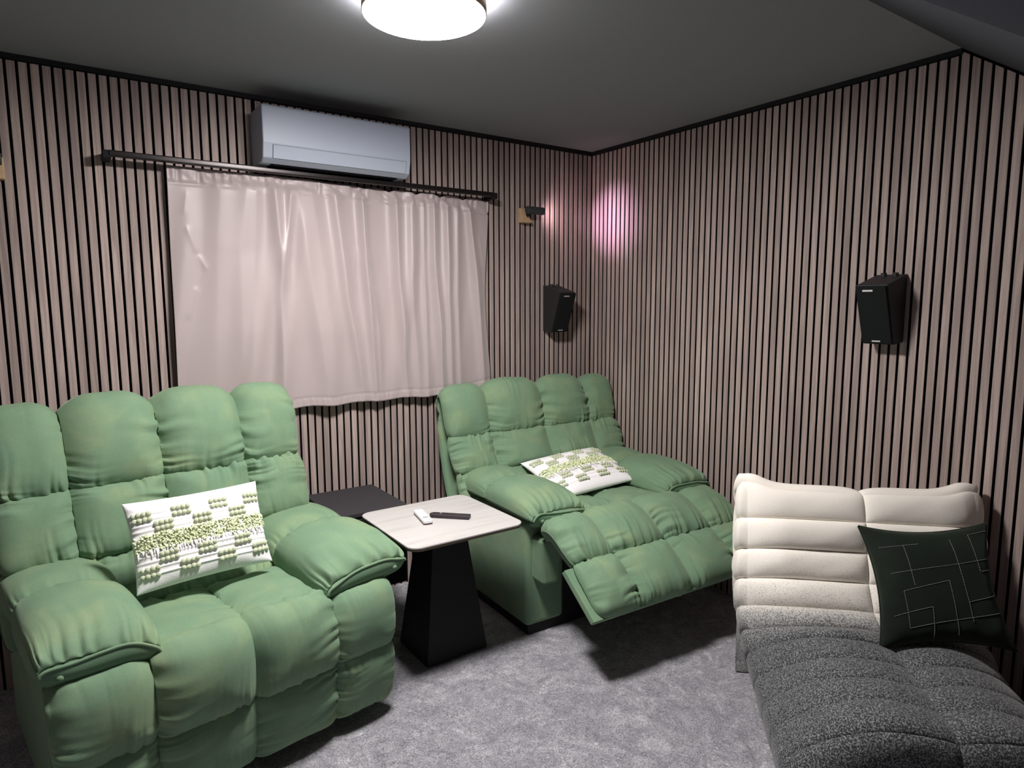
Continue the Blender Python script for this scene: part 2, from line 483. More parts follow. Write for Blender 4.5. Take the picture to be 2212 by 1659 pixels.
# louvre flap lying on the sloped lower front, with a dark groove round it
fl = MB()
def on_slope(t): return (-0.205 + t*(-0.015) - 0.001, 0.018 + t*0.067)
y0, z0 = on_slope(0.02); y1, z1 = on_slope(0.90)
fl.hexa([(-W2+0.044, y0-0.0005, z0), (W2-0.024, y0-0.0005, z0), (W2-0.024, y0+0.01, z0), (-W2+0.044, y0+0.01, z0)],
        [(-W2+0.044, y1-0.0005, z1), (W2-0.024, y1-0.0005, z1), (W2-0.024, y1+0.01, z1), (-W2+0.044, y1+0.01, z1)])
fl.build('groove', M['ac_line'], ac)
fl = MB()
y0, z0 = on_slope(0.0); y1, z1 = on_slope(0.865)
fl.hexa([(-W2+0.047, y0-0.003, z0), (W2-0.027, y0-0.003, z0), (W2-0.027, y0+0.01, z0), (-W2+0.047, y0+0.01, z0)],
        [(-W2+0.047, y1-0.003, z1), (W2-0.027, y1-0.003, z1), (W2-0.027, y1+0.01, z1), (-W2+0.047, y1+0.01, z1)])
fl.build('louvre_flap', M['ac_white'], ac)
MB().box(-W2+0.05, W2-0.05, -0.16, -0.05, -0.004, 0.004).build('air_outlet', M['felt'], ac)

# ------------------------------------------------------------------ curtain rod and curtain
rod = thing('curtain_rod', 'long thin dark metal curtain rod above the blush curtain', 'curtain rod', (-1.85, -0.1, 2.337))
MB().box(-0.985, 0.985, -0.015, 0.015, -0.013, 0.013).build('rod', M['rod'], rod, bevel=0.005)
for sx in (-1, 1):
    MB().box(sx*0.99-0.016, sx*0.99+0.016, -0.012, 0.099, -0.022, 0.012).build('end_bracket', M['trim'], rod, bevel=0.003)
MB().box(-0.012, 0.012, 0.01, 0.099, -0.012, 0.012).build('middle_bracket', M['trim'], rod)

RIDGES = [  # x at three heights (x,z), width, amplitude
 ([(-2.38, 2.274), (-2.407, 2.031), (-2.45, 1.2)], .05, .016), ([(-2.266, 2.278), (-2.311, 1.962), (-2.327, 1.3)], .045, .02),
 ([(-2.225, 2.23), (-2.238, 1.965), (-2.29, 1.3)], .03, .012), ([(-2.144, 2.275), (-2.124, 1.97), (-2.136, 1.254)], .022, .03),
 ([(-2.063, 2.283), (-2.079, 2.089), (-2.109, 1.90)], .014, .022), ([(-2.025, 2.248), (-1.966, 1.736), (-1.908, 1.278)], .035, .022),
 ([(-1.953, 2.254), (-1.896, 1.818), (-1.86, 1.302)], .03, .012), ([(-1.836, 2.273), (-1.787, 1.736), (-1.705, 1.237)], .022, .028),
 ([(-1.685, 2.27), (-1.675, 1.906), (-1.624, 1.159)], .015, .032), ([(-1.632, 1.822), (-1.602, 1.564), (-1.585, 1.165)], .015, .012),
 ([(-1.489, 2.262), (-1.481, 1.825), (-1.438, 1.216)], .016, .026), ([(-1.393, 2.262), (-1.403, 1.826), (-1.357, 1.21)], .02, .02),
 ([(-1.319, 2.277), (-1.318, 1.828), (-1.305, 1.234)], .012, .014), ([(-1.265, 2.29), (-1.262, 1.919), (-1.211, 1.199)], .016, .032),
 ([(-1.166, 2.29), (-1.168, 1.739), (-1.141, 1.194)], .016, .028), ([(-1.086, 2.297), (-1.094, 1.739), (-1.08, 1.218)], .016, .018),
 ([(-1.016, 2.294), (-0.974, 1.913), (-0.915, 1.216)], .016, .026)]
def build_curtain():
    nx, nz = 520, 150
    x0, x1 = -2.608, -0.862
    s = np.linspace(0, 1, nx)[None, :]; t = np.linspace(0, 1, nz)[:, None]
    zb = 1.155 + 0.03*np.clip((s-0.83)/0.17, 0, 1)**2 + 0.004*np.sin(s*40)
    sc = np.clip((s-0.35)/0.3, 0, 1)
    scal = 0.020*sc*np.abs(np.sin(s*math.pi*11.0+0.4))**0.8
    zt = 2.335 - 0.024*sc + scal - 0.012
    Z = zt + (zb-zt)*t
    X = x0 + (x1-x0)*s + 0*t
    X = X - 0.03*np.sin(np.pi*t)**2*np.clip((s-0.9)/0.1, 0, 1) - 0.012*t*(1-s)
    Y = np.zeros_like(X)
    for pts, w, a in RIDGES:
        p = sorted(pts, key=lambda q: q[1])
        cx = np.interp(Z, [q[1] for q in p], [q[0] for q in p])
        d = (X-cx)
        ww = np.where(d > 0, w*2.1, w*1.5)
        g = np.exp(-(np.abs(d)/ww)**1.6)
        fade = np.clip((2.30-Z)/0.05, 0.25, 1.0)
        if p[-1][1] < 2.0: fade = fade*np.clip((p[-1][1]-Z)/0.12, 0, 1)
        if p[0][1] > 1.6: fade = fade*np.clip((Z-p[0][1]+0.15)/0.2, 0, 1)
        Y += 1.5*a*g*fade
    Y += 0.016*vnoise(X*6+0.3*Z, 3) + 0.017*vnoise(X*13 + 0.9*np.sin(Z*2.1) - 0.6*Z, 4)*np.clip(t*3, 0.3, 1)
    # diagonal crease wrinkles near the left edge
    for (ax, az, bx, bz, am) in [(-2.545, 2.06, -2.50, 1.93, .006), (-2.50, 1.93, -2.46, 1.85, .005), (-2.56, 1.62, -2.51, 1.78, .006), (-2.55, 2.1, -2.53, 2.22, .004),
                                 (-1.74, 1.83, -1.72, 2.0, .005), (-1.66, 1.82, -1.62, 1.95, .004), (-0.9, 1.9, -0.93, 2.1, .005)]:
        d = np.hypot(bx-ax, bz-az); ux, uz = (bx-ax)/d, (bz-az)/d
        q = (X-ax)*ux + (Z-az)*uz; r = -(X-ax)*uz + (Z-az)*ux
        Y += 0.6*am*np.exp(-(np.abs(r)/0.013)**1.5)*np.clip(q/0.02, 0, 1)*np.clip((d-q)/0.02, 0, 1)
    # header tape pucker and hem
    hd = np.clip(1-(zt-Z)/0.075, 0, 1)
    Y += (0.006*vnoise(X*55, 7) + 0.006*vnoise(X*23+Z*30, 8))*np.clip(hd*3, 0, 1)*np.clip((zt-Z)/0.01, 0, 1)
    Y += -0.010*np.exp(-((zt-Z-0.075)/0.006)**2)*(0.6+0.4*vnoise(X*30, 9))
    hem = np.exp(-((Z-zb-0.045)/0.004)**2)
    Y += -0.006*hem + 0.004*vnoise(X*70, 12)*(Z < zb+0.045)*np.clip((Z-zb)/0.01, 0, 1)
    Y *= 0.5 + 0.5*np.clip((Z-1.2)/0.35, 0, 1)
    Yw = -0.042 - Y
    front = np.stack([X, Yw, Z], -1).reshape(-1, 3)
    back = np.stack([X, Yw+0.004, Z], -1).reshape(-1, 3)
    V = np.vstack([front, back])
    F = grid_faces(nz, nx, 0) + grid_faces(nz, nx, nz*nx, True)
    N = nz*nx
    ring = [i for i in range(nx)] + [r*nx+nx-1 for r in range(1, nz)] + [(nz-1)*nx+i for i in range(nx-2, -1, -1)] + [r*nx for r in range(nz-2, 0, -1)]
    for a, b2 in zip(ring, ring[1:]+ring[:1]):
        F.append((a, a+N, b2+N, b2))
    o = mesh_obj('curtain', V, F, M['curtain'], smooth=True)
    # origin near its own place
    return tag(o, 'pleated blush pink curtain hanging from the dark rod over the window', 'curtain')
build_curtain()

# ------------------------------------------------------------------ loudspeakers (wedge shaped)
def speaker(name, label, loc, rz, w=0.135, badge=True):
    # local: back on y=0 plane, front towards -y
    s = thing(name, label, 'speaker', loc, rz, 'wall loudspeakers')
    h = w/2
    zt_b, zt_f, zb = 0.30, 0.248, -0.008
    dt, db = 0.185, 0.095
    m = MB()
    m.hexa([(-h, -db+0.012, zb), (h, -db+0.012, zb), (h, 0, 0.0), (-h, 0, 0.0)],
           [(-h, -dt+0.012, zt_f+0.003), (h, -dt+0.012, zt_f+0.003), (h, 0, zt_b), (-h, 0, zt_b)])
    m.build('cabinet', M['cabinet'], s, bevel=0.004)
    m = MB()
    m.hexa([(-h+0.003, -db, zb+0.004), (h-0.003, -db, zb+0.004), (h-0.003, -db+0.014, zb+0.004), (-h+0.003, -db+0.014, zb+0.004)],
           [(-h+0.003, -dt, zt_f-0.002), (h-0.003, -dt, zt_f-0.002), (h-0.003, -dt+0.014, zt_f-0.002), (-h+0.003, -dt+0.014, zt_f-0.002)])
    m.build('grille', M['grille'], s, bevel=0.004)
    def fy(z): return -db + (-dt+db)*(z-zb)/(zt_f-zb)
    for (bx, bz, bw, bh) in ((-0.012, 0.226, 0.022, 0.004), (0.0, 0.006, 0.018, 0.0035)):
        m = MB(); y = fy(bz)
        m.box(bx-bw, bx+bw, y-0.003, y+0.004, bz-bh, bz+bh)
        m.build('badge', M['silver'], s)
    for bx in (-0.02, 0.03):
        MB().tube([(bx, -0.03, 0.287), (bx, -0.03, 0.306)], 0.012, 12).build('top_knob', M['cabinet'], s)
    MB().box(-0.03, 0.03, -0.002, 0.0, 0.1, 0.2).build('wall_plate', M['black'], s)
    return s
speaker('wall_speaker', 'black wedge speaker on the window wall beside the curtain near the corner', (-0.350, -0.002, 1.512), 0)
s2 = speaker('wall_speaker', 'black wedge speaker alone on the wide slatted wall above the pale sofa', (-0.002, -2.006, 1.518), -math.pi/2)

# ------------------------------------------------------------------ bracket spot lamps
def spot(name, label, x, z, sgn, light):
    s = thing(name, label, 'spotlight', (x, -0.001, z), 0, 'bracket spotlights')
    m = MB(); m.hexa([(-0.038, -0.05, -0.045), (0.038, -0.05, -0.045), (0.038, 0, -0.045), (-0.038, 0, -0.045)],
                     [(-0.038, -0.02, 0.045), (0.01, -0.02, 0.045), (0.01, 0, 0.045), (-0.038, 0, 0.045)])
    if sgn < 0:
        m.v = [(-a, b, c) for a, b, c in m.v]; m.f = [tuple(reversed(q)) for q in m.f]
    m.build('wood_block', M['bracket_wood'], s, bevel=0.003)
    m = MB(); m.tube([(0, -0.052, -0.005), (0, -0.0505, -0.005)], 0.006, 10); m.build('screw', M['trim'], s)
    x0, x1 = (-0.022 if sgn > 0 else 0.034), 0.105*sgn
    b_ = MB().tube([(x0, -0.075, 0.028), (x1*0.96, -0.075, 0.028), (x1, -0.075, 0.028)], [0.024, 0.0245, 0.023], 24)
    b_.build('lamp_body', M['spot_body'], s, smooth=False, bevel=0.002)
    MB().box(min(0, 0.012*sgn), max(0, 0.012*sgn), -0.075, -0.02, 0.0, 0.014).build('arm', M['trim'], s)
    MB().tube([(x1*0.995, -0.075, 0.028), (x1*1.012, -0.075, 0.028)], 0.017, 20).build('lens', M['spot_glow'], s)
    if light:
        for (pw, size, dy, colr) in ((SPOT_POWER*0.95, 62, -0.27, (1.0, 0.62, 1.0)), (SPOT_POWER*0.15, 155, -0.1, (1.0, 0.62, 0.70))):
            ld = bpy.data.lights.new('spot_light', 'SPOT'); ld.energy = pw; ld.color = colr
            ld.spot_size = math.radians(size); ld.spot_blend = 1.0; ld.shadow_soft_size = 0.012
            lo = bpy.data.objects.new('spot_light', ld); lo.location = (x + x1*1.06, -0.076, z+0.028)
            d = Vector((sgn*1.0, dy, -0.08)); lo.rotation_euler = d.to_track_quat('-Z', 'Y').to_euler()
            link(lo)
    return s
M['spot_body'] = simple('spot_body_grey', (0.05, 0.06, 0.062), 0.4, metal=0.3)
spot('bracket_spotlight', 'small dark spotlight on a pale wood block, lit, between curtain and corner', -0.58, 2.245, 1, True)
spot('bracket_spotlight', 'small dark spotlight on a pale wood block at the far end, left of the rod', -3.236, 2.245, -1, False)

# ------------------------------------------------------------------ side table
tb = thing('side_table', 'side table with pale rounded top and black tapered pedestal between the green recliners', 'table', (-1.622, -0.772, FLOOR))
def frustum(name, zs, mat, parent, bevel=0.004):
    m = MB(); (z0, ax, ay), (z1, bx, by) = zs
    m.hexa([(-ax, -ay, z0), (ax, -ay, z0), (ax, ay, z0), (-ax, ay, z0)], [(-bx, -by, z1), (bx, -by, z1), (bx, by, z1), (-bx, by, z1)])
    return m.build(name, mat, parent, bevel=bevel)
frustum('pedestal', [(0.004, 0.163, 0.148), (0.642, 0.084, 0.080)], M['black'], tb)
def rounded_slab(name, hw, hd, r, z0, z1, mat, parent, cx=0, cy=0, n=10, bev=0.003):
    pts = []
    for (sx, sy, a0) in ((1, 1, 0), (-1, 1, 90), (-1, -1, 180), (1, -1, 270)):
        for k in range(n+1):
            a = math.radians(a0 + 90*k/n)
            pts.append((cx + sx*(hw-r) + r*math.cos(a), cy + sy*(hd-r) + r*math.sin(a)))
    m = MB(); m.hexa([(p[0], p[1], z0) for p in pts], [(p[0], p[1], z1) for p in pts])
    return m.build(name, mat, parent, bevel=bev)
rounded_slab('tabletop', 0.291, 0.285, 0.055, 0.651, 0.661, M['tabletop'], tb, -0.027, -0.045)
rounded_slab('edge_band', 0.290, 0.284, 0.055, 0.642, 0.6508, M['brass'], tb, -0.027, -0.045, bev=0.001)

# remotes
def flat_remote(name, label, pts_a, pts_b, wid, thick, mat, z, chamfer=False):
    a = Vector((*pts_a, z)); b2 = Vector((*pts_b, z)); d = (b2-a); L = d.length; rz = math.atan2(d.y, d.x)
    t = thing(name, label, 'remote', tuple((a+b2)/2), rz)
    return t, L
rw, L = flat_remote('white_remote', 'small white remote on the pale table, closer to the left chair', (-1.704, -0.690), (-1.740, -0.870), 0.05, 0.02, None, 0.6915)
rounded_slab('body', L/2, 0.0225, 0.009, 0.006, 0.020, M['remote_white'], rw, bev=0.003)
rounded_slab('base_shell', L/2-0.002, 0.0215, 0.009, 0.0, 0.006, M['remote_pink'], rw, bev=0.001)
MB().box(L/2-0.062, L/2-0.042, -0.012, 0.012, 0.0195, 0.0208).build('display_window', M['remote_grey'], rw)
MB().box(L/2-0.025, L/2-0.016, 0.006, 0.014, 0.0195, 0.0215).build('button', M['remote_grey'], rw, bevel=0.001)
rb, L = flat_remote('black_remote', 'slim black remote bar on the pale table beside the white one', (-1.680, -0.765), (-1.540, -0.905), 0.04, 0.02, None, 0.6915)
m = MB(); w = 0.021; hL = L/2
m.hexa([(-hL, 0, 0), (-hL+0.015, -w, 0), (hL, -w, 0), (hL, w, 0), (-hL+0.015, w, 0)], [(-hL, 0, 0.017), (-hL+0.015, -w, 0.017), (hL, -w, 0.017), (hL, w, 0.017), (-hL+0.015, w, 0.017)])
m.build('body', M['remote_black'], rb, bevel=0.003)
for k in range(5):
    MB().tube([(-hL+0.055+0.016*k, 0.004, 0.0165), (-hL+0.055+0.016*k, 0.004, 0.0185)], 0.0045, 10).build('button', M['remote_grey'] if k == 0 else M['remote_black'], rb)

# ------------------------------------------------------------------ black side cabinet at the wall
cb = thing('side_cabinet', 'low matte black cabinet against the slatted wall behind the side table', 'cabinet', (-1.853, -0.265, FLOOR))
MB().box(-0.190, 0.190, -0.225, 0.225, 0.628, 0.650).build('top', M['black_top'], cb, bevel=0.003)
MB().box(-0.182, 0.182, -0.215, 0.215, 0.235, 0.628).build('body', M['black'], cb, bevel=0.003)
MB().box(-0.174, 0.174, -0.222, -0.214, 0.248, 0.616).build('door', M['black'], cb, bevel=0.002)
for sx in (-1, 1):
    for sy in (-1, 1):
        MB().box(sx*0.09-0.014, sx*0.09+0.014, sy*0.18-0.014, sy*0.18+0.014, 0.004, 0.237).build('leg', M['black'], cb)

# ------------------------------------------------------------------ tufted upholstery
def cells_axis(seams, n):
    """cosine-spaced samples; returns value, cell index, local a in [-1,1]"""
    val, idx, loc = [], [], []
    for i in range(len(seams)-1):
        k = np.arange(n + (1 if i == len(seams)-2 else 0))
        a = -np.cos(np.pi*k/n)
        val.append(seams[i] + (seams[i+1]-seams[i])*(a+1)/2); idx.append(np.full(len(k), i)); loc.append(a)
    return np.concatenate(val), np.concatenate(idx), np.concatenate(loc)

def tufted(name, path, tseams, useams, bulge, parent, mat, n=70, thick=0.06, sag=0.0, wr=0.006, seed=1, ubow=0.0, flare=None, p=2.7, pc=11.0, wmul=None, udrop=None, bfade=None, closed=False):
    """path: (v,z) control points, seen surface on the left-hand normal side; local y = -v"""
    C = catmull(path)
    if isinstance(tseams[1], tuple):
        cl = np.r_[0, np.cumsum(np.linalg.norm(np.diff(C, axis=0), axis=1))]; cl /= cl[-1]
        tseams = [0.0] + [float(cl[np.argmin(np.hypot(C[:, 0]-q[0], C[:, 1]-q[1]))]) for q in tseams[1:-1]] + [1.0]
    tv, ti, tb_ = cells_axis(tseams, n)
    uv, ui, ua = cells_axis(useams, n)
    S = resample(C, tv)
    D = resample(C, np.clip(tv+0.004, 0, 1)) - resample(C, np.clip(tv-0.004, 0, 1))
    D /= np.linalg.norm(D, axis=1)[:, None]
    Nn = np.stack([-D[:, 1], D[:, 0]], -1)          # normal in (v,z)
    Ltot = np.sum(np.linalg.norm(np.diff(C, axis=0), axis=1))
    A = ua[None, :]; B = tb_[:, None]
    da = (1-np.abs(A)**p); db = (1-np.abs(B)**p)
    ncl, nrl = len(useams)-2, len(tseams)-2
    Aq = A*np.where(((A > 0) & (ui[None, :] < ncl)) | ((A < 0) & (ui[None, :] > 0)), 1-0.055*np.abs(A)**6, 1.0)
    Bq = B*np.where(((B > 0) & (ti[:, None] < nrl)) | ((B < 0) & (ti[:, None] > 0)), 1-0.055*np.abs(B)**6, 1.0)
    rr = (np.abs(Aq)**pc + np.abs(Bq)**pc)**(1/pc)
    dome = np.sqrt(np.clip(1-np.clip(rr, 0, 1)**p, 0, 1))
    bl = np.asarray(bulge, float)
    if bl.ndim == 0: bl = np.full((len(tseams)-1, len(useams)-1), float(bl))
    BL = bl[ti][:, ui]
    if bfade: BL = BL*(bfade[1] + (1-bfade[1])*np.clip(tv/bfade[0], 0, 1))[:, None]
    cw = np.diff(useams)[ui]; ch = (np.diff(tseams)*Ltot)[ti]
    Ug = uv[None, :] + 0*tv[:, None]; Tg = tv[:, None]*Ltot + 0*uv[None, :]
    # gathers near the seams
    wu = np.zeros_like(Ug); wt = np.zeros_like(Ug)
    sidea = np.where(A > 0, 1.0, 2.0); sideb = np.where(B > 0, 1.0, 2.0)
    ida = ui[None, :]*2 + sidea; idb = ti[:, None]*2 + sideb
    for scale, amp in ((34, 1.0), (60, 0.4)):
        # vertical seam gathers: vary along T
        wu += amp*1.5*(0.42-np.abs(vnoise(Tg*scale + ida*13.7 + 0.25*np.sin(Ug*30), seed+scale)))*-1
        wt += amp*1.5*(0.42-np.abs(vnoise(Ug*scale + idb*17.3 + 0.25*np.sin(Tg*30), seed+scale+3)))*-1
    ga = vnoise(Tg*6 + ida*5.1, seed+20)*0.5+0.55
    gb = vnoise(Ug*6 + idb*3.3, seed+21)*0.5+0.55
    la = 0.05*(0.6+0.6*ga); lb = 0.05*(0.6+0.6*gb)
    dista = (1-np.abs(A))*cw[None, :]/2; distb = (1-np.abs(B))*ch[:, None]/2
    wave = wr*2.3*(np.clip(wu, -1.2, 0.9)*np.exp(-dista/la)*np.clip(ga*1.7-0.45, 0, 1)*np.clip(db*1.6, 0, 1)
               + np.clip(wt, -1.2, 0.9)*np.exp(-distb/lb)*np.clip(gb*1.7-0.45, 0, 1)*np.clip(da*1.6, 0, 1))
    if wmul is not None: wave = wave*wmul
    lump = 0.006*vnoise(Ug*9 + 2*np.sin(Tg*5), seed+31)*vnoise(Tg*8+1.3*np.sin(Ug*7), seed+32)
    h = BL*dome + (wave + lump)*np.clip(dome*2.2, 0, 1)
    umid = 0.5*(useams[0]+useams[-1]); uh = 0.5*(useams[-1]-useams[0])
    bow = ubow*((uv-umid)/uh)**2
    V2 = S[:, None, :] + Nn[:, None, :]*(h + bow[None, :])[..., None] + D[:, None, :]*(sag*BL*dome*np.clip(B+0.3, 0, 2))[..., None]
    if udrop is not None:
        V2[..., 1] += udrop*((uv-umid)/uh)[None, :]
    U2 = Ug.copy()
    if flare is not None: U2 = umid + (U2-umid)*(flare[0] + (flare[1]-flare[0])*tv[:, None])
    # lobes at the sides round outwards a little
    edge = np.zeros_like(U2)
    edge += np.where((ui[None, :] == 0), -1, 0)*np.sqrt(np.clip(db, 0, 1))*0.022*np.clip(-A, 0, 1)
    edge += np.where((ui[None, :] == len(useams)-2), 1, 0)*np.sqrt(np.clip(db, 0, 1))*0.022*np.clip(A, 0, 1)
    U2 = U2 + edge
    nr, nc = V2.shape[:2]
    front = np.stack([U2, -V2[..., 0], V2[..., 1]], -1).reshape(-1, 3)
    if closed:
        Fq = grid_faces(nr, nc, 0, True)
        Lr = front[[i*nc for i in range(nr)]].copy(); Rr = front[[i*nc+nc-1 for i in range(nr)]].copy()
        Lr[:, 0] = useams[0]+0.016; Rr[:, 0] = useams[-1]-0.016
        b0 = nr*nc; b1 = b0+nr
        front = np.vstack([front, Lr, Rr])
        for i in range(nr-1):
            Fq.append((i*nc, (i+1)*nc, b0+i+1, b0+i)); Fq.append((i*nc+nc-1, b1+i, b1+i+1, (i+1)*nc+nc-1))
        Fq.append(tuple(b0+i for i in range(nr))); Fq.append(tuple(b1+i for i in range(nr-1, -1, -1)))
        Fq.append(tuple([(nr-1)*nc+k for k in range(nc)] + [k for k in range(nc-1, -1, -1)]))
        return mesh_obj(name, front, Fq, mat, parent, True)
    Sb = S - Nn*thick
    inset = 0.02
    bl_ = np.stack([U2[:, 0]+inset, -Sb[:, 0], Sb[:, 1]], -1)
    br_ = np.stack([U2[:, -1]-inset, -Sb[:, 0], Sb[:, 1]], -1)
    Vv = np.vstack([front, bl_, br_])
    F = grid_faces(nr, nc, 0, True)
    b0 = nr*nc; b1 = b0+nr
    for i in range(nr-1):
        F.append((i*nc, b0+i, b0+i+1, (i+1)*nc)[::-1])
        F.append((i*nc+nc-1, (i+1)*nc+nc-1, b1+i+1, b1+i)[::-1])
        F.append((b0+i, b1+i, b1+i+1, b0+i+1)[::-1])
    F.append(tuple([b0, b1] + [k for k in range(nc-1, -1, -1)])[::-1])
    F.append(tuple([(nr-1)*nc+k for k in range(nc)] + [b1+nr-1, b0+nr-1])[::-1])
    return mesh_obj(name, Vv, F, mat, parent, True)

def arm_pad(parent, u_in, u_out, v0, v1, zc, seed, side, mat, zo=0.625, zi=0.595):
    """pillow-top arm: two puffy sections along v; front gathered into piping over a flap"""
    na, nb = 60, 90
    av, ai, aa = cells_axis([v0, v0+(v1-v0)*0.47, v1], na)
    ph = np.linspace(0, 1, nb)                      # 0 outer bottom, 1 inner bottom
    um = 0.5*(u_in+u_out); hw = 0.5*abs(u_out-u_in)
    ang = np.pi*(1-ph)                              # pi -> 0
    cx = -np.cos(np.pi*ph)                          # -1 outer .. 1 inner
    cu = np.sign(cx)*np.abs(cx)**0.8
    arch = np.sin(np.pi*ph)**0.75
    zb = zo + (zi-zo)*ph
    A = aa[:, None]
    dome = np.sqrt(np.clip(1-np.abs(A)**2.8, 0, 1))
    # the rear and the front end taper
    tt = (av-v0)/(v1-v0)
    base_h = ((zc-0.5*(zo+zi))*np.interp(tt, [0, 0.2, 0.5, 0.8, 1.0], [0.45, 0.62, 0.72, 0.62, 0.34]))[:, None]
    Tg = av[:, None] + 0*ph[None, :]; Pg = ph[None, :]*0.45 + 0*av[:, None]
    sec = ai[:, None]*2 + np.where(A > 0, 1, 2)
    dist = (1-np.abs(A))*((v1-v0)*0.5/2)
    w = np.zeros_like(Tg)
    for s, am in ((36, 1.0), (62, 0.6)):
        w += am*1.5*(np.abs(vnoise(Pg*s*0.75 + sec*9.1 + 0.2*np.sin(Tg*25), seed+s))-0.42)
    front = (ai[:, None] == 1) & (A > 0)
    amp = np.where(front, 0.028, 0.013); ln = np.where(front, 0.06, 0.04)
    wave = amp*np.clip(w, -1.2, 0.9)*np.exp(-dist/ln)*np.clip(dome*2.5, 0, 1)
    bul = 0.058*dome*np.where(ai[:, None] == 1, 1.0, 0.85)
    r = base_h*arch[None, :] + (bul + wave)*np.clip(arch[None, :], 0, 1)**0.6
    lat = hw*(0.90 + 0.10*dome) + 0.2*wave
    U = um + side*(-cu)[None, :]*lat*1.0
    Z = zb[None, :] + r
    # outer/inner edge tuck: widen slightly below the crest
    Vv = np.stack([U, -(av[:, None] + 0.02*dome*np.where((ai[:, None] == 1), np.clip(A, 0, 1), 0)) + 0*U, Z], -1)
    nr, nc = Vv.shape[:2]
    V = Vv.reshape(-1, 3)
    F = grid_faces(nr, nc, 0, side < 0)
    # underside
    for i in range(nr-1):
        q = (i*nc, (i+1)*nc, (i+1)*nc+nc-1, i*nc+nc-1)
        F.append(q if side > 0 else q[::-1])
    cap0 = tuple(range(nc)); cap1 = tuple((nr-1)*nc+k for k in range(nc))
    F.append(cap0 if side > 0 else cap0[::-1]); F.append(cap1[::-1] if side > 0 else cap1)
    pad = mesh_obj('arm_pad', V, F, mat, parent, True)
    # front flap: leaf-shaped panel under the gathered edge
    fr = Vv[-1].copy()                              # nc x 3, outer->inner
    kk = np.linspace(0, 1, nc)
    wob = 0.007*np.sin(kk*9+seed) + 0.008*vnoise(kk*5, seed+50)
    fr[:, 2] += wob*np.sin(np.pi*kk)
    fr[:, 1] -= 0.012
    low = fr.copy()
    low[:, 2] = np.minimum(fr[:, 2]-0.004, (zb - 0.018 - 0.022*np.sin(np.pi*kk)**0.7*(1-0.6*kk)))
    low[:, 1] += 0.022
    rows = 7
    G = []
    for k in range(rows):
        s = k/(rows-1)
        q = fr*(1-s) + low*s
        q[:, 1] -= 0.016*np.sin(np.pi*s)*np.sin(np.pi*kk)
        G.append(q)
    Gf = np.stack(G, 0)
    Gb = Gf.copy(); Gb[..., 1] += 0.02
    VV = np.vstack([Gf.reshape(-1, 3), Gb.reshape(-1, 3)])
    n0 = rows*nc
    FF = grid_faces(rows, nc, 0, side < 0) + grid_faces(rows, nc, n0, side > 0)
    mesh_obj('front_flap', VV, FF, M['velvet_dark_flap'], pad, True)
    MB().tube([tuple(x) for x in fr[1:-1]], 0.0055, 8).build('piping', mat, pad, smooth=True)
    mid = G[3][int(nc*0.28)]
    bt = MB().tube([(mid[0], mid[1]-0.006, mid[2]), (mid[0], mid[1]+0.01, mid[2])], [0.009, 0.011], 12)
    bt.build('button', mat, pad, smooth=True)
    return pad
M['velvet_dark_flap'] = velvet('flap_velvet', (0.13, 0.23, 0.145), (0.14, 0.245, 0.15), (0.16, 0.26, 0.15))

def side_panel(parent, u0, u1, v0, v1, z0, z1, mat):
    m = MB(); m.box(u0, u1, -v1, -v0, z0, z1)
    o = m.build('arm_base', mat, parent, bevel=0.028, seg=4)
    return o

VEL = M['velvet']
# ---- left recliner (upright)
c1 = thing('green_recliner', 'green tufted velvet recliner, upright with footrest closed, before the left window', 'armchair', (-2.60, -1.13, 0.0), math.radians(9), 'green velvet recliners')
tufted('backrest', [(-0.74, 0.42), (-0.85, 0.75), (-0.91, 1.06), (-0.912, 1.16), (-0.885, 1.225), (-0.845, 1.235), (-0.80, 1.15), (-0.755, 1.0), (-0.70, 0.84), (-0.64, 0.66), (-0.58, 0.47)],
       [0.0, (-0.912, 1.12), (-0.75, 0.99), (-0.665, 0.735), 1.0], [-0.60, -0.365, -0.03, 0.31, 0.565], [[0.008]*4, [0.085, 0.10, 0.10, 0.085], [0.07, 0.085, 0.085, 0.07], [0.05, 0.06, 0.06, 0.05]],
       c1, VEL, sag=0.5, wr=0.013, seed=3, closed=True)
tufted('seat_cushion', [(-0.66, 0.565), (-0.45, 0.565), (-0.25, 0.57), (-0.05, 0.575), (0.0, 0.57)], [0.0, 0.38, 1.0], [-0.31, 0.0, 0.31], 0.05, c1, VEL, thick=0.12, wr=0.010, seed=8)
tufted('footrest', [(-0.05, 0.575), (0.0, 0.578), (0.045, 0.560), (0.068, 0.505), (0.072, 0.42), (0.065, 0.34), (0.055, 0.2), (0.035, 0.095)],
       [0.0, 0.56, 1.0], [-0.575, -0.32, -0.01, 0.30, 0.545], [[0.055, 0.075, 0.075, 0.055], [0.05, 0.055, 0.055, 0.05]], c1, VEL, thick=0.05, sag=0.3, wr=0.008, seed=5, bfade=(0.2, 0.6))
for sd, ui, uo in ((1, 0.27, 0.655), (-1, -0.27, -0.62)):
    arm_pad(c1, ui, uo, -0.82, 0.045, 0.75, 3+sd, sd, VEL, zo=0.645, zi=0.60)
    side_panel(c1, min(sd*0.36, sd*0.585), max(sd*0.36, sd*0.585), -0.86, -0.03, 0.075, 0.63, VEL)
MB().box(-0.37, 0.37, 0.03, 0.84, 0.075, 0.44).build('base_frame', M['black'], c1)
MB().box(-0.565, 0.565, 0.045, 0.84, FLOOR+0.002, 0.08).build('plinth', M['black'], c1)

